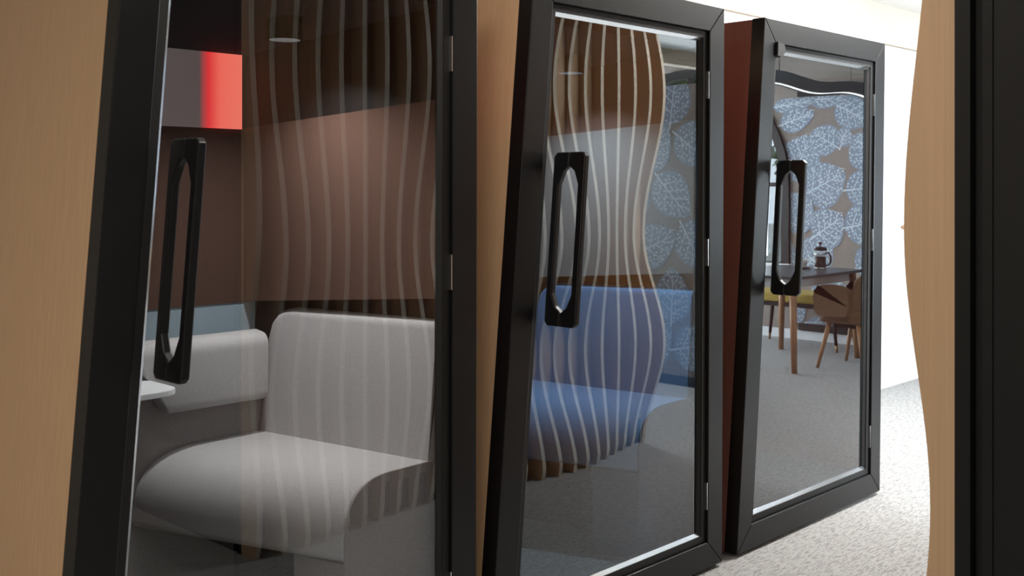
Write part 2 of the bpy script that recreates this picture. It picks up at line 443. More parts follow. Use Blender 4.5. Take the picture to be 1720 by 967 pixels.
# ---- free-standing wallpapered partition behind the slatted pod
PX = 6.36
wp = struct(box('wall_partition', (PX, PX+0.10), (-3.30, -2.02), (0, 2.16), PAPER))
struct(box('baseboard_partition', (PX-0.012, PX), (-3.30, -2.02), (0, 0.07), SEAL))
fx_par = lambda a, b, h: (PX-h, a, b)
in_par = lambda a, b: (max(-3.30, min(-2.02, a)), max(0.07, min(2.16, b)))
for i in range(4):
    for j in range(6):
        y, z = -3.15+i*0.36+(0.16 if j % 2 else 0), 0.28+j*0.36
        if y > -2.05: continue
        leaf_on(wp, fx_par, (y, z), 0.37+0.05*random.random(), 0.33, random.uniform(-1, 2), in_par, 500+i*10+j)

# ---- timber beams under the ceiling of the meeting corner
for i, y in enumerate((-1.2, -2.4, -3.6)):
    tag(box('ceiling_beam', (5.2, XE), (y-0.06, y+0.06), (ZC-0.14, ZC), BEAMW), 'limed timber ceiling beam above the meeting table', 'beam', 'ceiling beams over the meeting corner')

# ---- linear ceiling lamps over the aisle
def ceiling_lamp(x0, x1, y, wd, power, col, label):
    t = thing('ceiling_lamp', label, 'lamp', ((x0+x1)/2, y, ZC-0.05))
    box('housing', (x0, x1), (y-wd/2, y+wd/2), (ZC-0.05, ZC), WHITEL, t)
    box('diffuser', (x0+0.02, x1-0.02), (y-wd/2+0.015, y+wd/2-0.015), (ZC-0.058, ZC-0.05), LAMPE, t)
    area('lamp_light', ((x0+x1)/2, y, ZC-0.065), (0, 0, 0), x1-x0, wd, power, col)
ceiling_lamp(4.2, 6.6, -0.35, 0.22, 120, (1.0, 0.97, 0.93), 'long white linear ceiling lamp over the carpeted aisle')
ceiling_lamp(-0.5, 1.3, -2.05, 0.30, 5, (1.0, 0.84, 0.66), 'warm white linear ceiling lamp behind the slatted pod line')
ceiling_lamp(-2.4, -0.6, -1.0, 0.30, 32, (1.0, 0.84, 0.66), 'warm white linear ceiling lamp at the near end of the aisle')

ceiling_lamp(1.2, 1.9, -0.5, 0.20, 9, (1.0, 0.90, 0.78), 'short linear ceiling lamp added to brighten the birch between the first two pods')  # unseen lamp, added to brighten the side panel in the first gap

ceiling_lamp(5.0, 5.8, -2.7, 0.25, 26, (0.93, 0.97, 1.0), 'short ceiling lamp added to brighten the wallpapered partition')  # unseen lamp, added only to lift the partition's brightness

# ---- tall white cupboards behind the pods
CP = 0.685
for i in range(7):
    x0 = 4.70+CP*i; x1 = min(x0+CP, XE-0.02)
    if x1-x0 < 0.2: continue
    lab = ['tall white cupboard behind the burgundy pod, first of the row', 'tall white cupboard second in the row beyond the pods', 'tall white cupboard third in the row beyond the pods',
           'tall white cupboard fourth in the row beyond the pods', 'tall white cupboard fifth in the row, with wooden knob showing past the pod', 'tall white cupboard sixth in the row beyond the pods', 'narrow white cupboard at the end wall'][i]
    t = thing('tall_cupboard', lab, 'cupboard', ((x0+x1)/2, 1.3, 0), 'white cupboards along the back wall')
    box('body', (x0+0.002, x1-0.002), (1.16, YB-0.03), (0.0, 2.43), WHITEL, t)
    d = box('cupboard_door', (x0+0.003, x1-0.003), (1.14, 1.16), (0.06, 2.42), WHITEL, t, 0.002)
    lathe('knob', [(0.006, 0), (0.006, 0.012), (0.017, 0.016), (0.019, 0.026), (0.013, 0.032)], (0, 0, 0), OAK, d)
for o in [o for o in C.objects if o.name.split('.')[0] == 'knob']:
    o.rotation_euler = (PI/2, 0, 0)
    d = o.parent; o.location = Vector((WLOC[d].x-d.dimensions.x/2+0.075, 1.128, 1.135))-WLOC[d]

# ================================================================== office pods
ZT, ZB = 2.095, 0.015                     # top and bottom of the door frames
FD = 0.058                                # frame depth
RAIL = 0.095
FLR = 0.10                                # raised pod floor
SEATZ = 0.635
def lerp(a, b, t): return a+(b-a)*t
def pod(lt, lb, rt, rb, label, sidemat, wallmat, upmat, ceilmat, interior=True, lowmat=None):
    """lt lb rt rb: x of the frame's corners (left top, left bottom, right top, right bottom)"""
    zf = lambda z: (z-ZB)/(ZT-ZB)
    Lx = lambda z: lerp(lb, lt, zf(z)); Rx = lambda z: lerp(rb, rt, zf(z))
    t = thing('office_pod', label, 'office pod', ((lb+rb)/2, 0.45, 0), 'office pods in a row along the aisle')
    # --- mitred outer frame
    fr = bpy.data.objects.new('door_frame', None); C.objects.link(fr); fr.parent = t
    fr.location = Vector(((lb+rb)/2, 0.03, 0))-WLOC[t]; WLOC[fr] = Vector(((lb+rb)/2, 0.03, 0))
    zo = (ZB, ZT); zi = (ZB+RAIL, ZT-RAIL)
    O = [(Lx(ZB), ZB), (Rx(ZB), ZB), (Rx(ZT), ZT), (Lx(ZT), ZT)]
    I = [(Lx(zi[0])+RAIL, zi[0]), (Rx(zi[0])-RAIL, zi[0]), (Rx(zi[1])-RAIL, zi[1]), (Lx(zi[1])+RAIL, zi[1])]
    g = 0.0011
    for k in range(4):
        a, b, c, d = O[k], O[(k+1) % 4], I[(k+1) % 4], I[k]
        m0 = Vector((b[0]-a[0], b[1]-a[1])).normalized()*g
        q = [(a[0]+m0.x, a[1]+m0.y), (b[0]-m0.x, b[1]-m0.y), (c[0]-m0.x, c[1]-m0.y), (d[0]+m0.x, d[1]+m0.y)]
        prism('frame_rail' if k in (0, 2) else 'frame_stile', [(x, 0, z) for x, z in q], (0, FD, 0), BLACK, fr, 0.0025)
    # --- door leaf: sash, beads, glass, handle, hinges
    dr = bpy.data.objects.new('door', None); C.objects.link(dr); dr.parent = t
    dr.location = Vector(((lb+rb)/2, 0.02, ZB))-WLOC[t]; WLOC[dr] = Vector(((lb+rb)/2, 0.02, ZB))
    def ring(ins0, ins1):
        zz0 = ZB+ins0; zz1 = ZT-ins0; w0 = ZB+ins1; w1 = ZT-ins1
        A = [(Lx(zz0)+ins0, zz0), (Rx(zz0)-ins0, zz0), (Rx(zz1)-ins0, zz1), (Lx(zz1)+ins0, zz1)]
        B = [(Lx(w0)+ins1, w0), (Rx(w0)-ins1, w0), (Rx(w1)-ins1, w1), (Lx(w1)+ins1, w1)]
        return A, B
    A, B = ring(RAIL+0.002, RAIL+0.026)
    for k in range(4):
        prism('sash_rail' if k in (0, 2) else 'sash_stile', [(p[0], 0.012, p[1]) for p in (A[k], A[(k+1) % 4], B[(k+1) % 4], B[k])], (0, 0.036, 0), SEAL, dr)
    A, B = ring(RAIL+0.026, RAIL+0.038)
    for k in range(4):
        # sloping bead: high on the sash side, low on the glass side
        a, b, c, d = A[k], A[(k+1) % 4], B[(k+1) % 4], B[k]
        v, f = hexa([(p[0], 0.034, p[1]) for p in (a, b, c, d)], [(a[0], 0.016, a[1]), (b[0], 0.016, b[1]), (c[0], 0.026, c[1]), (d[0], 0.026, d[1])])
        mk('glazing_bead', v, f, SEAL if k == 1 else BEAD, dr)
    A, B = ring(RAIL+0.024, RAIL+0.03)
    prism('glass_pane', [(p[0], 0.028, p[1]) for p in A], (0, 0.008, 0), GLASS, dr)
    # pull handle: a slab standing out from the door with an elongated slot, in two halves
    z0, z1, dep, th = 0.995, 1.53, 0.128, 0.021
    def hx(z): return Lx(z)+RAIL+0.048
    s0, s1, zz0, zz1 = 0.024, 0.103, z0+0.055, z1-0.055
    mid = (s0+s1)/2
    def half(dq, sq):      # dq: outer edge, sq: slot edge
        m_ = mid+(0.0008 if dq > mid else -0.0008); ch = 0.012
        sg = -1 if dq > mid else 1
        return [(m_, z0), (dq+sg*ch, z0), (dq, z0+ch), (dq, z1-ch), (dq+sg*ch, z1), (m_, z1), (m_, zz1+0.012), (lerp(m_, sq, .55), zz1-0.004), (sq, zz1-0.045), (sq, zz0+0.045), (lerp(m_, sq, .55), zz0+0.004), (m_, zz0-0.012)]
    parts = []
    for dq, sq in ((dep, s1), (0.0, s0)):
        poly = half(dq, sq); n = len(poly)
        ya = 0.0
        vv = [(hx(z), ya-d, z) for d, z in poly]+[(hx(z)+th, ya-d, z) for d, z in poly]
        # the two faces as quads along the C shape
        ff = [(0, 1, 2, 3)[0:0] for _ in ()]
        idx = [(0, 1, 2, 11), (2, 10, 11), (2, 9, 10), (2, 3, 8, 9), (3, 7, 8), (3, 6, 7), (3, 4, 5, 6)]
        ff = [q for q in idx]+[tuple(n+i for i in reversed(q)) for q in idx]+[(i, (i+1) % n, n+(i+1) % n, n+i) for i in range(n)]
        parts.append((vv, ff))
    v, f = join(parts)
    mk('pull_handle', v, f, BLACK, dr, bevel=0.004, seg=2)
    for z in (0.28, 1.18, 1.80):
        x = Rx(z)-RAIL
        box('hinge', (x-0.004, x+0.003), (0.002, 0.02), (z-0.05, z+0.05), STEEL, dr)
    # --- shell: slanted side panels, back, roof, raised floor
    D = 0.935; TH = 0.035
    def side(xf, sgn, nm, m):
        q = [(xf(ZB), ZB), (xf(ZB)+sgn*TH, ZB), (xf(ZT)+sgn*TH, ZT-0.004), (xf(ZT), ZT-0.004)]
        return prism(nm, [(x, FD, z) for x, z in q], (0, D-FD, 0), m, t)
    side(Lx, 1, 'side_panel', sidemat); side(Rx, -1, 'side_panel', sidemat)
    prism('back_panel', [(Lx(ZB)+TH, D-0.03, ZB), (Rx(ZB)-TH, D-0.03, ZB), (Rx(ZT)-TH, D-0.03, ZT-0.004), (Lx(ZT)+TH, D-0.03, ZT-0.004)], (0, 0.03, 0), sidemat, t)
    zr = ZT-0.05
    prism('roof_panel', [(Lx(zr)+TH, FD, zr), (Rx(zr)-TH, FD, zr), (Rx(ZT)-TH, FD, ZT-0.004), (Lx(ZT)+TH, FD, ZT-0.004)], (0, D-FD-0.03, 0), sidemat, t)
    prism('floor_deck', [(Lx(ZB)+TH, FD, ZB), (Rx(ZB)-TH, FD, ZB), (Rx(FLR)-TH, FD, FLR), (Lx(FLR)+TH, FD, FLR)], (0, D-FD-0.03, 0), mat('charcoal_pod_carpet', (0.11, 0.11, 0.105), 0.95, var=0.4, vscale=(60, 60, 60), bump=0.4, bscale=300), t)
    if not interior:
        box('lining_panel', (Lx(FLR)+TH+0.15, Rx(FLR)-TH-0.1), (D-0.05, D-0.032), (FLR, 1.95), DARKF, t)
        prism('ceiling_panel', [(Lx(1.9)+TH+.004, FD+0.01, 1.95), (Rx(1.9)-TH-.004, FD+0.01, 1.95), (Rx(1.9)-TH-.004, FD+0.01, 1.97), (Lx(1.9)+TH+.004, FD+0.01, 1.97)], (0, D-FD-0.06, 0), DARKF, t)
        return t, None
    # --- lining of the right wall (skewed inwards to the back) in three bands
    xr = rb-0.045
    P0 = Vector((xr, 0.075, 0)); P1 = Vector((xr-0.14, 0.875, 0))
    dirw = (P1-P0).normalized()
    outn = Vector((-dirw.y, dirw.x, 0));  outn = outn if outn.x > 0 else -outn     # towards the side wall
    inn = -outn
    def band(nm, z0a, z0b, z1a, z1b, m, off=0.0, th=0.02, s0=0.0, s1=1.0):
        a = P0.lerp(P1, s0)+inn*off; b = P0.lerp(P1, s1)+inn*off
        bt = [(a.x, a.y, z0a), (b.x, b.y, z0b), (b.x+outn.x*th, b.y+outn.y*th, z0b), (a.x+outn.x*th, a.y+outn.y*th, z0a)]
        tp = [(a.x, a.y, z1a), (b.x, b.y, z1b), (b.x+outn.x*th, b.y+outn.y*th, z1b), (a.x+outn.x*th, a.y+outn.y*th, z1a)]
        v, f = hexa(bt, tp)
        return mk(nm, v, f, m, t)
    band('lining_panel', 1.675, 1.617, 1.95, 1.86, upmat, 0.040, 0.05)
    band('lining_panel', 1.10, 1.045, 1.675, 1.617, wallmat, 0.045, 0.055)
    band('lining_panel', FLR, FLR, 1.10, 1.045, lowmat or DARKF)
    # --- back wall lining, black header, lower frosted strip
    yb = 0.875
    xl = Lx(1.0)+0.04
    box('lining_panel', (xl, P1.x), (yb, yb+0.02), (1.617, 1.86), DARKF, t)
    box('lining_panel', (xl, P1.x), (yb-0.004, yb+0.02), (1.042, 1.617), wallmat, t)
    box('frosted_panel', (xl+0.10, P1.x), (yb, yb+0.015), (0.90, 1.042), FROST, t)
    box('wood_post', (xl+0.03, xl+0.10), (yb-0.004, yb+0.02), (0.90, 1.042), OAK, t)
    box('lower_panel', (xl, P1.x), (yb-0.10, yb+0.015), (FLR, 0.90), GREYF2, t)
    # left lining
    prism('lining_panel', [(Lx(FLR)+TH, FD, FLR), (Lx(FLR)+TH+0.02, FD, FLR), (Lx(1.95)+TH+0.02, FD, 1.95), (Lx(1.95)+TH, FD, 1.95)], (0, yb-FD, 0), wallmat, t)
    # sloping ceiling
    v, f = hexa([(Lx(1.9)+TH, 0.065, 1.945), (xr+.015, 0.065, 1.945), (P1.x+.015, yb, 1.855), (Lx(1.9)+TH, yb, 1.855)],
                [(Lx(1.9)+TH, 0.065, 1.985), (xr+.015, 0.065, 1.985), (P1.x+.015, yb, 1.892), (Lx(1.9)+TH, yb, 1.892)])
    mk('ceiling_panel', v, f, ceilmat, t)
    return t, (xr, P0, P1, dirw, inn, yb, Lx)

p1, g1 = pod(1.10, 0.93, 2.161, 2.155, 'black framed glass door pod with birch sides and a grey seat inside', BIRCH, BROWNF, BLACKP, DARKF)
p2, g2 = pod(2.404, 2.209, 3.453, 3.437, 'black framed glass door pod with birch sides and a blue seat inside', BIRCH, TANF, BROWNF, DARKF, True, mat('rust_felt', (0.24, 0.10, 0.04), 0.95, var=0.2, vscale=(200, 200, 200)))
p3, g3 = pod(3.742, 3.539, 4.807, 4.751, 'black framed glass door pod with burgundy fabric sides, unlit inside', BURG, BROWNF, BLACKP, DARKF, False)

# black corner piece at the top of the unlit pod's door
q = RAIL+0.004
cx_ = 3.742-0.203*RAIL/2.08+RAIL
prism('corner_cap', [(cx_-0.004, -0.012, ZT-RAIL+0.004), (cx_+0.045, -0.012, ZT-RAIL-0.002), (cx_+0.055, -0.012, ZT-RAIL-0.03), (cx_+0.025, -0.012, ZT-RAIL-0.055), (cx_-0.008, -0.012, ZT-RAIL-0.05)], (0, 0.03, 0), SEAL, p3)
# ---- back wall opening of the grey-seat pod, its red light wash painted as emission
def red_panel():
    xr, P0, P1, dirw, inn, yb, Lx = g1
    a = on_y(406, 91, yb-0.012); b = on_y(406, 217, yb-0.012); c = on_y(272, 80, yb-0.012)
    x1, x0 = a.x, Lx(1.7)+0.06
    o = box('painted_wash_panel', (x1-0.66, x1), (yb-0.014, yb-0.004), (b.z, a.z), REDP, p1)
    o['label'] = 'back wall opening with a red light wash painted at its right end'
    box('panel_trim', (x1-0.66, x1+0.005), (yb-0.02, yb), (a.z, a.z+0.035), SEAL, p1)
red_panel()

# ---- upholstered benches
def rounded(poly, r, n=6):
    out = []
    for i, p in enumerate(poly):
        a, b, c = Vector(poly[i-1]), Vector(p), Vector(poly[(i+1) % len(poly)])
        rr = r[i]
        if rr <= 0: out.append(tuple(b)); continue
        u, v = (a-b).normalized(), (c-b).normalized()
        s, e = b+u*rr, b+v*rr
        for k in range(n+1):
            t = k/n
            out.append(tuple(s*(1-t)**2+b*2*t*(1-t)+e*t*t))
    return out
def bench(g, m, m2, label, bolster):
    xr, P0, P1, dirw, inn, yb, Lx = g
    Q0 = P0+dirw*0.004; Q1 = P1-dirw*0.108
    ln = (Q1-Q0).length
    t = thing('upholstered_bench', label, 'bench', (Q0.x-0.18, 0.3, FLR))
    W = Vector((-1, 0, 0))     # depth of the seat runs along the row
    WD = 0.365
    def sw(nm, prof, s0, s1, mm, bevel=0.0, smooth=True):
        pts = []
        base = Q0+dirw*s0
        off = dirw*(s1-s0)
        pts = [base+W*d+Vector((0, 0, z)) for d, z in prof]
        o = prism(nm, pts, off, mm, t, bevel, 3, smooth)
        mod = o.modifiers.new('edges', 'EDGE_SPLIT'); mod.split_angle = 0.9
        return o
    zs = SEATZ
    seat = rounded([(0.0, zs), (WD, zs-0.005), (WD+0.012, zs-0.22), (0.06, zs-0.22), (0.0, zs-0.16)], [0, 0.15, 0.025, 0, 0], 10)
    nseat = len(seat); V = []
    for s_, ex in ((0, 0.0), (ln, 0.125)):
        for d, z in seat:
            p = Q0+dirw*s_+W*(d*(1+ex/WD)); V.append((p.x, p.y, z))
    Fc = [tuple(range(nseat)), tuple(range(2*nseat-1, nseat-1, -1))]+[(i, (i+1) % nseat, nseat+(i+1) % nseat, nseat+i) for i in range(nseat)]
    o = mk('seat', V, Fc, m, t, True, 0.004, 3)
    o.modifiers.new('edges', 'EDGE_SPLIT').split_angle = 0.9
    endp = rounded([(0.0, zs+0.001), (WD+0.001, zs-0.004), (WD+0.010, FLR), (0.0, FLR)], [0, 0.15, 0, 0], 10)
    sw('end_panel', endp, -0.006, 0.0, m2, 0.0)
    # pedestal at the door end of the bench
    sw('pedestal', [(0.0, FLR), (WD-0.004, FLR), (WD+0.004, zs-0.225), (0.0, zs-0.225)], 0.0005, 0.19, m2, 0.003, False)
    sw('plinth', [(0.0, FLR), (0.17, FLR), (0.17, zs-0.24), (0.0, zs-0.24)], 0.20, ln-0.01, BLACKP, 0.0, False)
    sw('bracket', [(0.18, zs-0.29), (0.30, zs-0.27), (0.30, zs-0.238), (0.18, zs-0.238)], ln-0.16, ln-0.06, SEAL, 0.004, False)
    # backrest: slab with rounded top and rounded upper far corner, leaning a little
    BT = 0.052
    zt = 1.035
    n = 10
    prof = rounded([(0.002, zs-0.02), (BT+0.02, zs-0.02), (BT-0.015, zt), (0.002, zt)], [0.0, 0.015, 0.030, 0.02], 6)
    V, Fc = [], []
    segs = [(0, 1.0), (0.004, 1.0), (ln-0.11, 1.0), (ln-0.075, 0.985), (ln-0.045, 0.955), (ln-0.022, 0.90), (ln-0.008, 0.80), (ln-0.004, 0.66)]
    for s, q in segs:
        for d, z in prof:
            p = Q0+dirw*s+W*d
            zz = zs-0.02+(z-zs+0.02)*q
            V.append((p.x, p.y, zz))
    m_ = len(prof)
    for i in range(len(segs)-1):
        for k in range(m_): Fc.append((i*m_+k, i*m_+(k+1) % m_, (i+1)*m_+(k+1) % m_, (i+1)*m_+k))
    Fc += [tuple(range(m_)), tuple(range(len(V)-1, len(V)-m_-1, -1))]
    o = mk('backrest', V, Fc, m, t, True)
    o.modifiers.new('edges', 'EDGE_SPLIT').split_angle = 0.9
    if bolster:
        yf = yb-0.102
        c = on_y(450, 575, yf-0.08); x1 = 1.912
        xc = 1.575
        # side profile of the bolster, swept along the back wall; its lower part ends in a slant
        pr = rounded([(yf, 0.965), (yf-0.075, 0.955), (yf-0.07, 0.745), (yf, 0.745)], [0.0, 0.04, 0.03, 0], 6)
        V, Fc = [], []
        for sx in (0, 1):
            for y, z in pr:
                x = x1 if sx else lerp(xc, xc-0.14, (z-0.745)/0.22)
                V.append((x, y, z))
        m_ = len(pr)
        for k in range(m_): Fc.append((k, (k+1) % m_, m_+(k+1) % m_, m_+k))
        Fc += [tuple(range(m_)), tuple(range(2*m_-1, m_-1, -1))]
        o = mk('bolster_cushion', V, Fc, m, t, True, 0.006, 2)
        o.modifiers.new('edges', 'EDGE_SPLIT').split_angle = 0.9
    return t
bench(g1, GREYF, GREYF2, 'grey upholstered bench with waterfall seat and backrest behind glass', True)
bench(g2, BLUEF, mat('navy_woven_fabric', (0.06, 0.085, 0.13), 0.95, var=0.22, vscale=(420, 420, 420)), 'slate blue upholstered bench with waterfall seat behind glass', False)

# ---- white table in the grey-seat pod
def pod_table():
    xr, P0, P1, dirw, inn, yb, Lx = g1
    c = on_y(306, 652, 0.52)
    t = thing('wall_table', 'small white rounded table leaf fixed at the pod back wall', 'table', (c.x-0.2, yb, c.z-0.1))
    zt = c.z
    pts = rounded([(c.x-0.33, 0.52-0.01), (c.x, 0.52), (c.x, yb-0.102), (c.x-0.33, yb-0.102)], [0.02, 0.06, 0.0, 0.0], 6)
    prism('table_top', [(x, y, zt-0.018) for x, y in pts], (0, 0, 0.018), WHITEL, t, 0.003)
    box('wall_bracket', (c.x-0.33, c.x-0.07), (yb-0.17, yb-0.102), (zt+0.004, zt+0.05), WHITEL, t, 0.004)
    v, f = hexa([(c.x-0.30, 0.60, zt-0.03), (c.x-0.06, 0.60, zt-0.03), (c.x-0.10, yb-0.102, zt-0.08), (c.x-0.28, yb-0.102, zt-0.08)],
                [(c.x-0.30, 0.60, zt-0.018), (c.x-0.06, 0.60, zt-0.018), (c.x-0.06, yb-0.102, zt-0.018), (c.x-0.30, yb-0.102, zt-0.018)])
    mk('support_arm', v, f, WHITEL, t)
pod_table()

# ---- lamps in the pod ceilings
def pod_lamp(g, power, col, label, y, dx):
    xr, P0, P1, dirw, inn, yb, Lx = g
    x = xr-dx; z = lerp(1.945, 1.855, (y-0.065)/(yb-0.065))
    t = thing('ceiling_downlight', label, 'lamp', (x, y, z))
    r, n, h = 0.050, 28, 0.06
    V, Fc = [], []
    for rr, zz in ((r, 0.01), (r, -h), (r-0.005, -h), (r-0.005, -0.004)):
        for k in range(n): V.append((x+rr*math.cos(2*PI*k/n), y+rr*math.sin(2*PI*k/n), z+zz))
    for i in range(3):
        for k in range(n): Fc.append((i*n+k, i*n+(k+1) % n, (i+1)*n+(k+1) % n, (i+1)*n+k))
    mk('can', V, Fc, mat('black_flock', (0.0012, 0.0012, 0.0012), 1.0, spec=0.0), t, True).modifiers.new('edges', 'EDGE_SPLIT').split_angle = 0.9
    lathe('lens', [(r-0.006, -0.004), (r-0.006, -0.010)], (x, y, z), LAMPE, t)
    l = area('downlight', (x, y, z-0.014), (0, 0, 0), 0.085, 0.085, power, col)
    l.data.shape = 'DISK'
pod_lamp(g1, 13.0, (1.0, 0.97, 0.94), 'small black can downlight in the grey-seat pod ceiling', 0.40, 0.34)
pod_lamp(g2, 15.0, (0.55, 0.78, 1.0), 'small black can downlight in the blue-seat pod ceiling', 0.40, 0.36)

# ---- red occupancy lights on the sides of the pods, glowing into the gaps between them
REDL = mat('red_indicator_lens', (0.5, 0.02, 0.02), 0.4, emis=(1.0, 0.06, 0.04), estr=0.25)
for p, x in ((p1, 2.161), (p2, 3.453)):
    o = box('status_light', (x+0.001, x+0.008), (FD+0.03, FD+0.12), (1.60, 1.90), REDL, p)
    o['label'] = 'red glowing occupancy light strip'

# ================================================================== slatted pod across the aisle
NF, SP, U0 = 25, 0.1055, 2.243
FB = -1.345                                 # back of the fins
UE = U0+SP*(NF-1)+0.024
HF = 2.45
slat = thing('slatted_pod', 'black pod clad with wavy birch fins facing the glass doors', 'office pod', ((U0+UE)/2, -1.7, 0))
box('backing_board', (U0+0.024, UE), (FB-0.018, FB), (0.14, HF), BIRCH, slat)
def fin(i):
    u = U0+SP*i
    A = (0.05+0.024*max(0, min(1, (u-3.0)/0.8)))*math.cos(2*PI*(u-2.37)/1.65)
    if i == 0: A *= 0.65
    zc = 1.33 if i == 0 else 1.17
    n = 60; T = 0.024
    fr_ = []
    for k in range(n+1):
        z = 0.012+(HF-0.012)*k/n
        fr_.append((-1.265+A*math.cos(2*PI*(z-zc)/(1.55 if z > zc else 1.18)), z))
    fr_[0] = (fr_[0][0]-0.012, 0.0); 
    V = []
    for x in (u, u+T):
        for y, z in fr_: V.append((x, y, z))
        for y, z in fr_: V.append((x, FB, z))
    m = n+1; Fc = []; mi = []
    for s in (0, 1):
        b = s*2*m
        for k in range(n): Fc.append((b+k, b+k+1, b+m+k+1, b+m+k)); mi.append(0)
    for k in range(n):
        Fc.append((k, k+1, 2*m+k+1, 2*m+k)); mi.append(1)
        Fc.append((m+k, m+k+1, 3*m+k+1, 3*m+k)); mi.append(0)
    Fc.append((0, m, 3*m, 2*m)); mi.append(0)
    Fc.append((n, m+n, 3*m+n, 2*m+n)); mi.append(0)
    o = mk('fin', V, Fc, [BIRCH, EDGE], slat)
    for p, q in zip(o.data.polygons, mi): p.material_index = q
for i in range(NF): fin(i)
# black end: profiled frame then panels
y0 = FB
box('end_frame', (U0+0.004, UE-0.004), (y0-0.030, y0-0.018), (0.0, HF), BLACKP, slat)
box('end_post', (U0, U0+0.05), (y0-0.032, y0), (0.0, HF), BLACKP, slat)
box('recess_panel', (U0+0.03, U0+0.06), (y0-0.056, y0-0.032), (0.0, HF), SEAL, slat)
box('end_post', (U0+0.002, U0+0.05), (y0-0.076, y0-0.056), (0.0, HF), BLACKP, slat)
box('end_panel', (U0+0.004, U0+0.05), (-2.28, y0-0.0775), (0.0, HF), BLACKP, slat)
box('rear_panel', (U0+0.05, UE), (-2.28, -2.25), (0.0, HF), BLACKP, slat)
box('end_panel', (UE-0.04, UE), (-2.25, y0-0.031), (0.0, HF), BLACKP, slat)
box('roof_panel', (U0, UE), (-2.28, FB), (HF, HF+0.03), BLACKP, slat)

# ================================================================== meeting corner, seen in the door glass
TX0, TX1, TY0, TY1, TZ = 7.33, 8.45, -2.62, -1.82, 0.74
tb = thing('meeting_table', 'dark topped meeting table with round oak legs', 'table', ((TX0+TX1)/2, (TY0+TY1)/2, 0))
prism('table_top', [(x, y, TZ-0.022) for x, y in rounded([(TX0, TY0), (TX1, TY0), (TX1, TY1), (TX0, TY1)], [0.04]*4, 5)], (0, 0, 0.022), TABTOP, tb, 0.004)
for x0, x1, yy0, yy1 in ((TX0+0.09, TX1-0.09, TY1-0.11, TY1-0.085), (TX0+0.09, TX1-0.09, TY0+0.085, TY0+0.11), (TX0+0.085, TX0+0.11, TY0+0.11, TY1-0.11), (TX1-0.11, TX1-0.085, TY0+0.11, TY1-0.11)):
    box('apron', (x0, x1), (yy0, yy1), (TZ-0.095, TZ-0.022), WHITEL, tb)
for sx, sy in ((0, 0), (1, 0), (0, 1), (1, 1)):
    x = TX0+0.075 if sx == 0 else TX1-0.075; y = TY0+0.075 if sy == 0 else TY1-0.075
    dx = -0.03 if sx == 0 else 0.03; dy = -0.03 if sy == 0 else 0.03
    tube('leg', [(x+dx, y+dy, 0.0), (x, y, TZ-0.022)], [0.022, 0.030], OAK, tb, 14)

# french press, cup and saucer
def press(x, y):
    t = thing('french_press', 'glass coffee press with black lid and coffee on the table', 'coffee pot', (x, y, TZ))
    lathe('beaker', [(0.046, 0.004), (0.048, 0.008), (0.048, 0.155), (0.051, 0.160)], (x, y, TZ), PGLASS, t)
    lathe('coffee', [(0.044, 0.006), (0.0455, 0.01), (0.0455, 0.105)], (x, y, TZ), COFFEE, t)
    lathe('frame_ring', [(0.0495, 0.0), (0.0515, 0.001), (0.0515, 0.014), (0.0495, 0.015)], (x, y, TZ), STEEL, t)
    lathe('frame_ring', [(0.0495, 0.118), (0.0515, 0.119), (0.0515, 0.130), (0.0495, 0.131)], (x, y, TZ), STEEL, t)
    lathe('lid', [(0.053, 0.156), (0.054, 0.170), (0.046, 0.180), (0.015, 0.188), (0.006, 0.190)], (x, y, TZ), BLACK, t)
    lathe('plunger_knob', [(0.004, 0.188), (0.004, 0.204), (0.013, 0.208), (0.015, 0.217), (0.009, 0.226)], (x, y, TZ), BLACK, t)
    pts = [(x+0.0, y+0.050, TZ+0.135), (x, y+0.078, TZ+0.138), (x, y+0.094, TZ+0.112), (x, y+0.094, TZ+0.065), (x, y+0.080, TZ+0.038), (x, y+0.052, TZ+0.034)]
    tube('handle', pts, [0.008]*6, BLACK, t, 10)
press(8.22, -2.10)
def cup(x, y):
    t = thing('coffee_cup', 'white cup on a dark saucer beside the coffee press', 'cup', (x, y, TZ))
    lathe('saucer', [(0.03, 0.0), (0.045, 0.004), (0.072, 0.012), (0.070, 0.014), (0.04, 0.007)], (x, y, TZ), TABTOP, t)
    lathe('cup_body', [(0.026, 0.008), (0.030, 0.012), (0.038, 0.060), (0.041, 0.080), (0.037, 0.078), (0.028, 0.02)], (x, y, TZ), CERAM, t)
cup(8.16, -2.23)

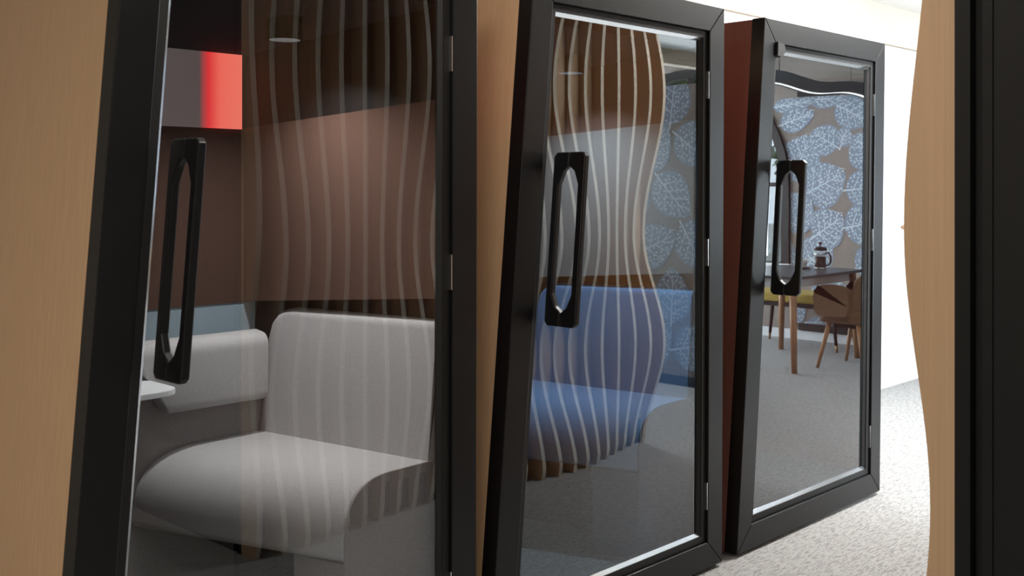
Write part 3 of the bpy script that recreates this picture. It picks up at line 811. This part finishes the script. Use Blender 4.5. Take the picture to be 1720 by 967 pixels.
# armchair with upholstered shell, its back to the aisle
def armchair(x, y):
    t = thing('armchair', 'tan upholstered armchair with splayed oak legs at the table', 'chair', (x, y, 0))
    # seat: rounded slab, facing -y
    pts = rounded([(x-0.25, y-0.27), (x+0.25, y-0.27), (x+0.23, y+0.12), (x-0.23, y+0.12)], [0.07]*4, 6)
    prism('seat', [(px, py, 0.36) for px, py in pts], (0, 0, 0.10), UPH, t, 0.025, 3)
    # curved backrest shell
    V, Fc = [], []
    nu, nv = 14, 8
    for k in range(2):
        for i in range(nu+1):
            a = lerp(-1.15, 1.15, i/nu)
            for j in range(nv+1):
                q = j/nv
                top = 0.86-0.16*(abs(a)/1.15)**2.2
                z = lerp(0.38, top, q)
                r = 0.27+0.05*q-(0.03 if k else 0)
                V.append((x+r*math.sin(a), y-0.13+r*math.cos(a)*0.95+0.07*q, z))
    st = (nu+1)*(nv+1)
    def id_(k, i, j): return k*st+i*(nv+1)+j
    for i in range(nu):
        for j in range(nv):
            Fc.append((id_(0, i, j), id_(0, i+1, j), id_(0, i+1, j+1), id_(0, i, j+1)))
            Fc.append((id_(1, i, j+1), id_(1, i+1, j+1), id_(1, i+1, j), id_(1, i, j)))
        Fc.append((id_(0, i, nv), id_(0, i+1, nv), id_(1, i+1, nv), id_(1, i, nv)))
        Fc.append((id_(0, i+1, 0), id_(0, i, 0), id_(1, i, 0), id_(1, i+1, 0)))
    for i in (0, nu):
        for j in range(nv): Fc.append((id_(0, i, j), id_(0, i, j+1), id_(1, i, j+1), id_(1, i, j)))
    mk('backrest', V, Fc, UPH, t, True)
    for s in (-1, 1):
        xx = x+s*0.27
        pts = rounded([(y-0.26, 0.42), (y+0.0, 0.42), (y+0.03, 0.53), (y-0.01, 0.66), (y-0.22, 0.67), (y-0.285, 0.59)], [0.06, 0.03, 0.05, 0.06, 0.07, 0.07], 5)
        prism('armrest', [(xx-0.03, a, b) for a, b in pts], (0.06, 0, 0), UPH, t, 0.018, 3)
    for sx, sy, dx, dy in ((-1, -1, -0.05, -0.07), (1, -1, 0.05, -0.07), (-1, 1, -0.05, 0.06), (1, 1, 0.05, 0.06)):
        tube('leg', [(x+sx*0.19+dx, y-0.07+sy*0.13+dy, 0), (x+sx*0.19, y-0.07+sy*0.12, 0.37)], [0.013, 0.021], OAK, t, 10)
    box('under_frame', (x-0.17, x+0.17), (y-0.15, y+0.09), (0.325, 0.362), SEAL, t)
    return t
armchair(7.98, -1.60)

# bench chair with olive seat at the head of the table
def olive_bench():
    x0, x1, y0, y1 = 8.52, 8.92, -3.02, -2.08
    t = thing('bench_seat', 'olive yellow padded bench on black legs by the wallpapered wall', 'bench', ((x0+x1)/2, (y0+y1)/2, 0))
    prism('seat_pad', [(x, y, 0.40) for x, y in rounded([(x0, y0), (x1, y0), (x1, y1), (x0, y1)], [0.05]*4, 5)], (0, 0, 0.085), YELF, t, 0.02, 3)
    box('seat_frame', (x0+0.02, x1-0.02), (y0+0.02, y1-0.02), (0.36, 0.40), BLACKP, t)
    for x, y, dx, dy in ((x0+0.05, y0+0.09, -0.02, -0.05), (x1-0.05, y0+0.09, 0.02, -0.05), (x0+0.05, y1-0.09, -0.02, 0.05), (x1-0.05, y1-0.09, 0.02, 0.05)):
        l = tube('leg', [(x+dx*0.8, y+dy*0.8, 0.06), (x, y, 0.37)], [0.013, 0.019], BLACKP, t, 10)
        tube('leg_tip', [(x+dx, y+dy, 0.0), (x+dx*0.8, y+dy*0.8, 0.06)], [0.011, 0.013], OAK, l, 10)
olive_bench()

# wavy pendant lamp over the table
def pendant():
    x0, x1, y, z0, z1 = 6.45, 8.02, -1.60, 2.135, 2.215
    t = thing('pendant_lamp', 'long dark wavy pendant with a white light line underneath', 'lamp', ((x0+x1)/2, y, z0))
    n = 30
    def prof(h0, h1, yw):
        V, Fc = [], []
        for i in range(n+1):
            x = lerp(x0, x1, i/n); w_ = 0.018*math.sin(2*PI*i/n*1.4+0.6)
            for yy, zz in ((-yw, h0), (yw, h0), (yw, h1), (-yw, h1)):
                V.append((x, y+yy, zz+w_))
        for i in range(n):
            for k in range(4): Fc.append((i*4+k, i*4+(k+1) % 4, (i+1)*4+(k+1) % 4, (i+1)*4+k))
        Fc += [(0, 1, 2, 3), (n*4+3, n*4+2, n*4+1, n*4)]
        return V, Fc
    v, f = prof(z0, z1, 0.055); mk('shade', v, f, mat('slate_grey_felt', (0.075, 0.085, 0.10), 0.9, var=0.2, vscale=(60, 60, 60)), t)
    v, f = prof(z0-0.006, z0, 0.010); mk('light_strip', v, f, LEDE, t)
    for x in (x0+0.25, x1-0.25):
        tube('cable', [(x, y, z1-0.01), (x, y, ZC)], [0.003, 0.003], SEAL, t, 6)
pendant()

# ================================================================== outside the arched window
tag(box('lawn', (XE+0.25, 26), (-16, 6), (-0.35, -0.25), LAWN), 'green mown lawn outside the arched window', 'lawn')
bpy.data.objects['lawn']['kind'] = 'structure'
tag(box('garden_wall', (12.2, 12.45), (-12, 4), (-0.25, 0.95), RENDERW), 'low white rendered garden wall beyond the arched window', 'wall')
def tree(x, y, h, label, seed):
    rnd = random.Random(seed)
    t = thing('tree', label, 'tree', (x, y, -0.25), 'garden trees outside the arched window')
    tube('trunk', [(x, y, -0.25), (x+0.1, y, h*0.4), (x, y+0.1, h*0.75)], [0.14, 0.10, 0.05], BARK, t, 8)
    V, Q = [], []
    for k in range(2600):
        a, b, r = rnd.uniform(0, 2*PI), rnd.uniform(-1, 1), rnd.random()**0.4
        s = math.sqrt(1-b*b)
        c = Vector((x+1.5*r*s*math.cos(a), y+1.7*r*s*math.sin(a), h*0.62+h*0.42*r*b))
        d1 = Vector((rnd.gauss(0, 1), rnd.gauss(0, 1), rnd.gauss(0, 1))).normalized(); d2 = d1.orthogonal().normalized()
        i = len(V); V += [c-d1*0.12, c+d2*0.06, c+d1*0.12, c-d2*0.06]; Q.append((i, i+1, i+2, i+3))
    mk('foliage', V, Q, PLANT, t)['kind'] = 'stuff'
tree(14.5, -4.6, 4.2, 'shorter leafy green tree behind the low garden wall', 1)
tree(15.2, -8.6, 4.8, 'taller leafy green tree behind the low garden wall', 2)
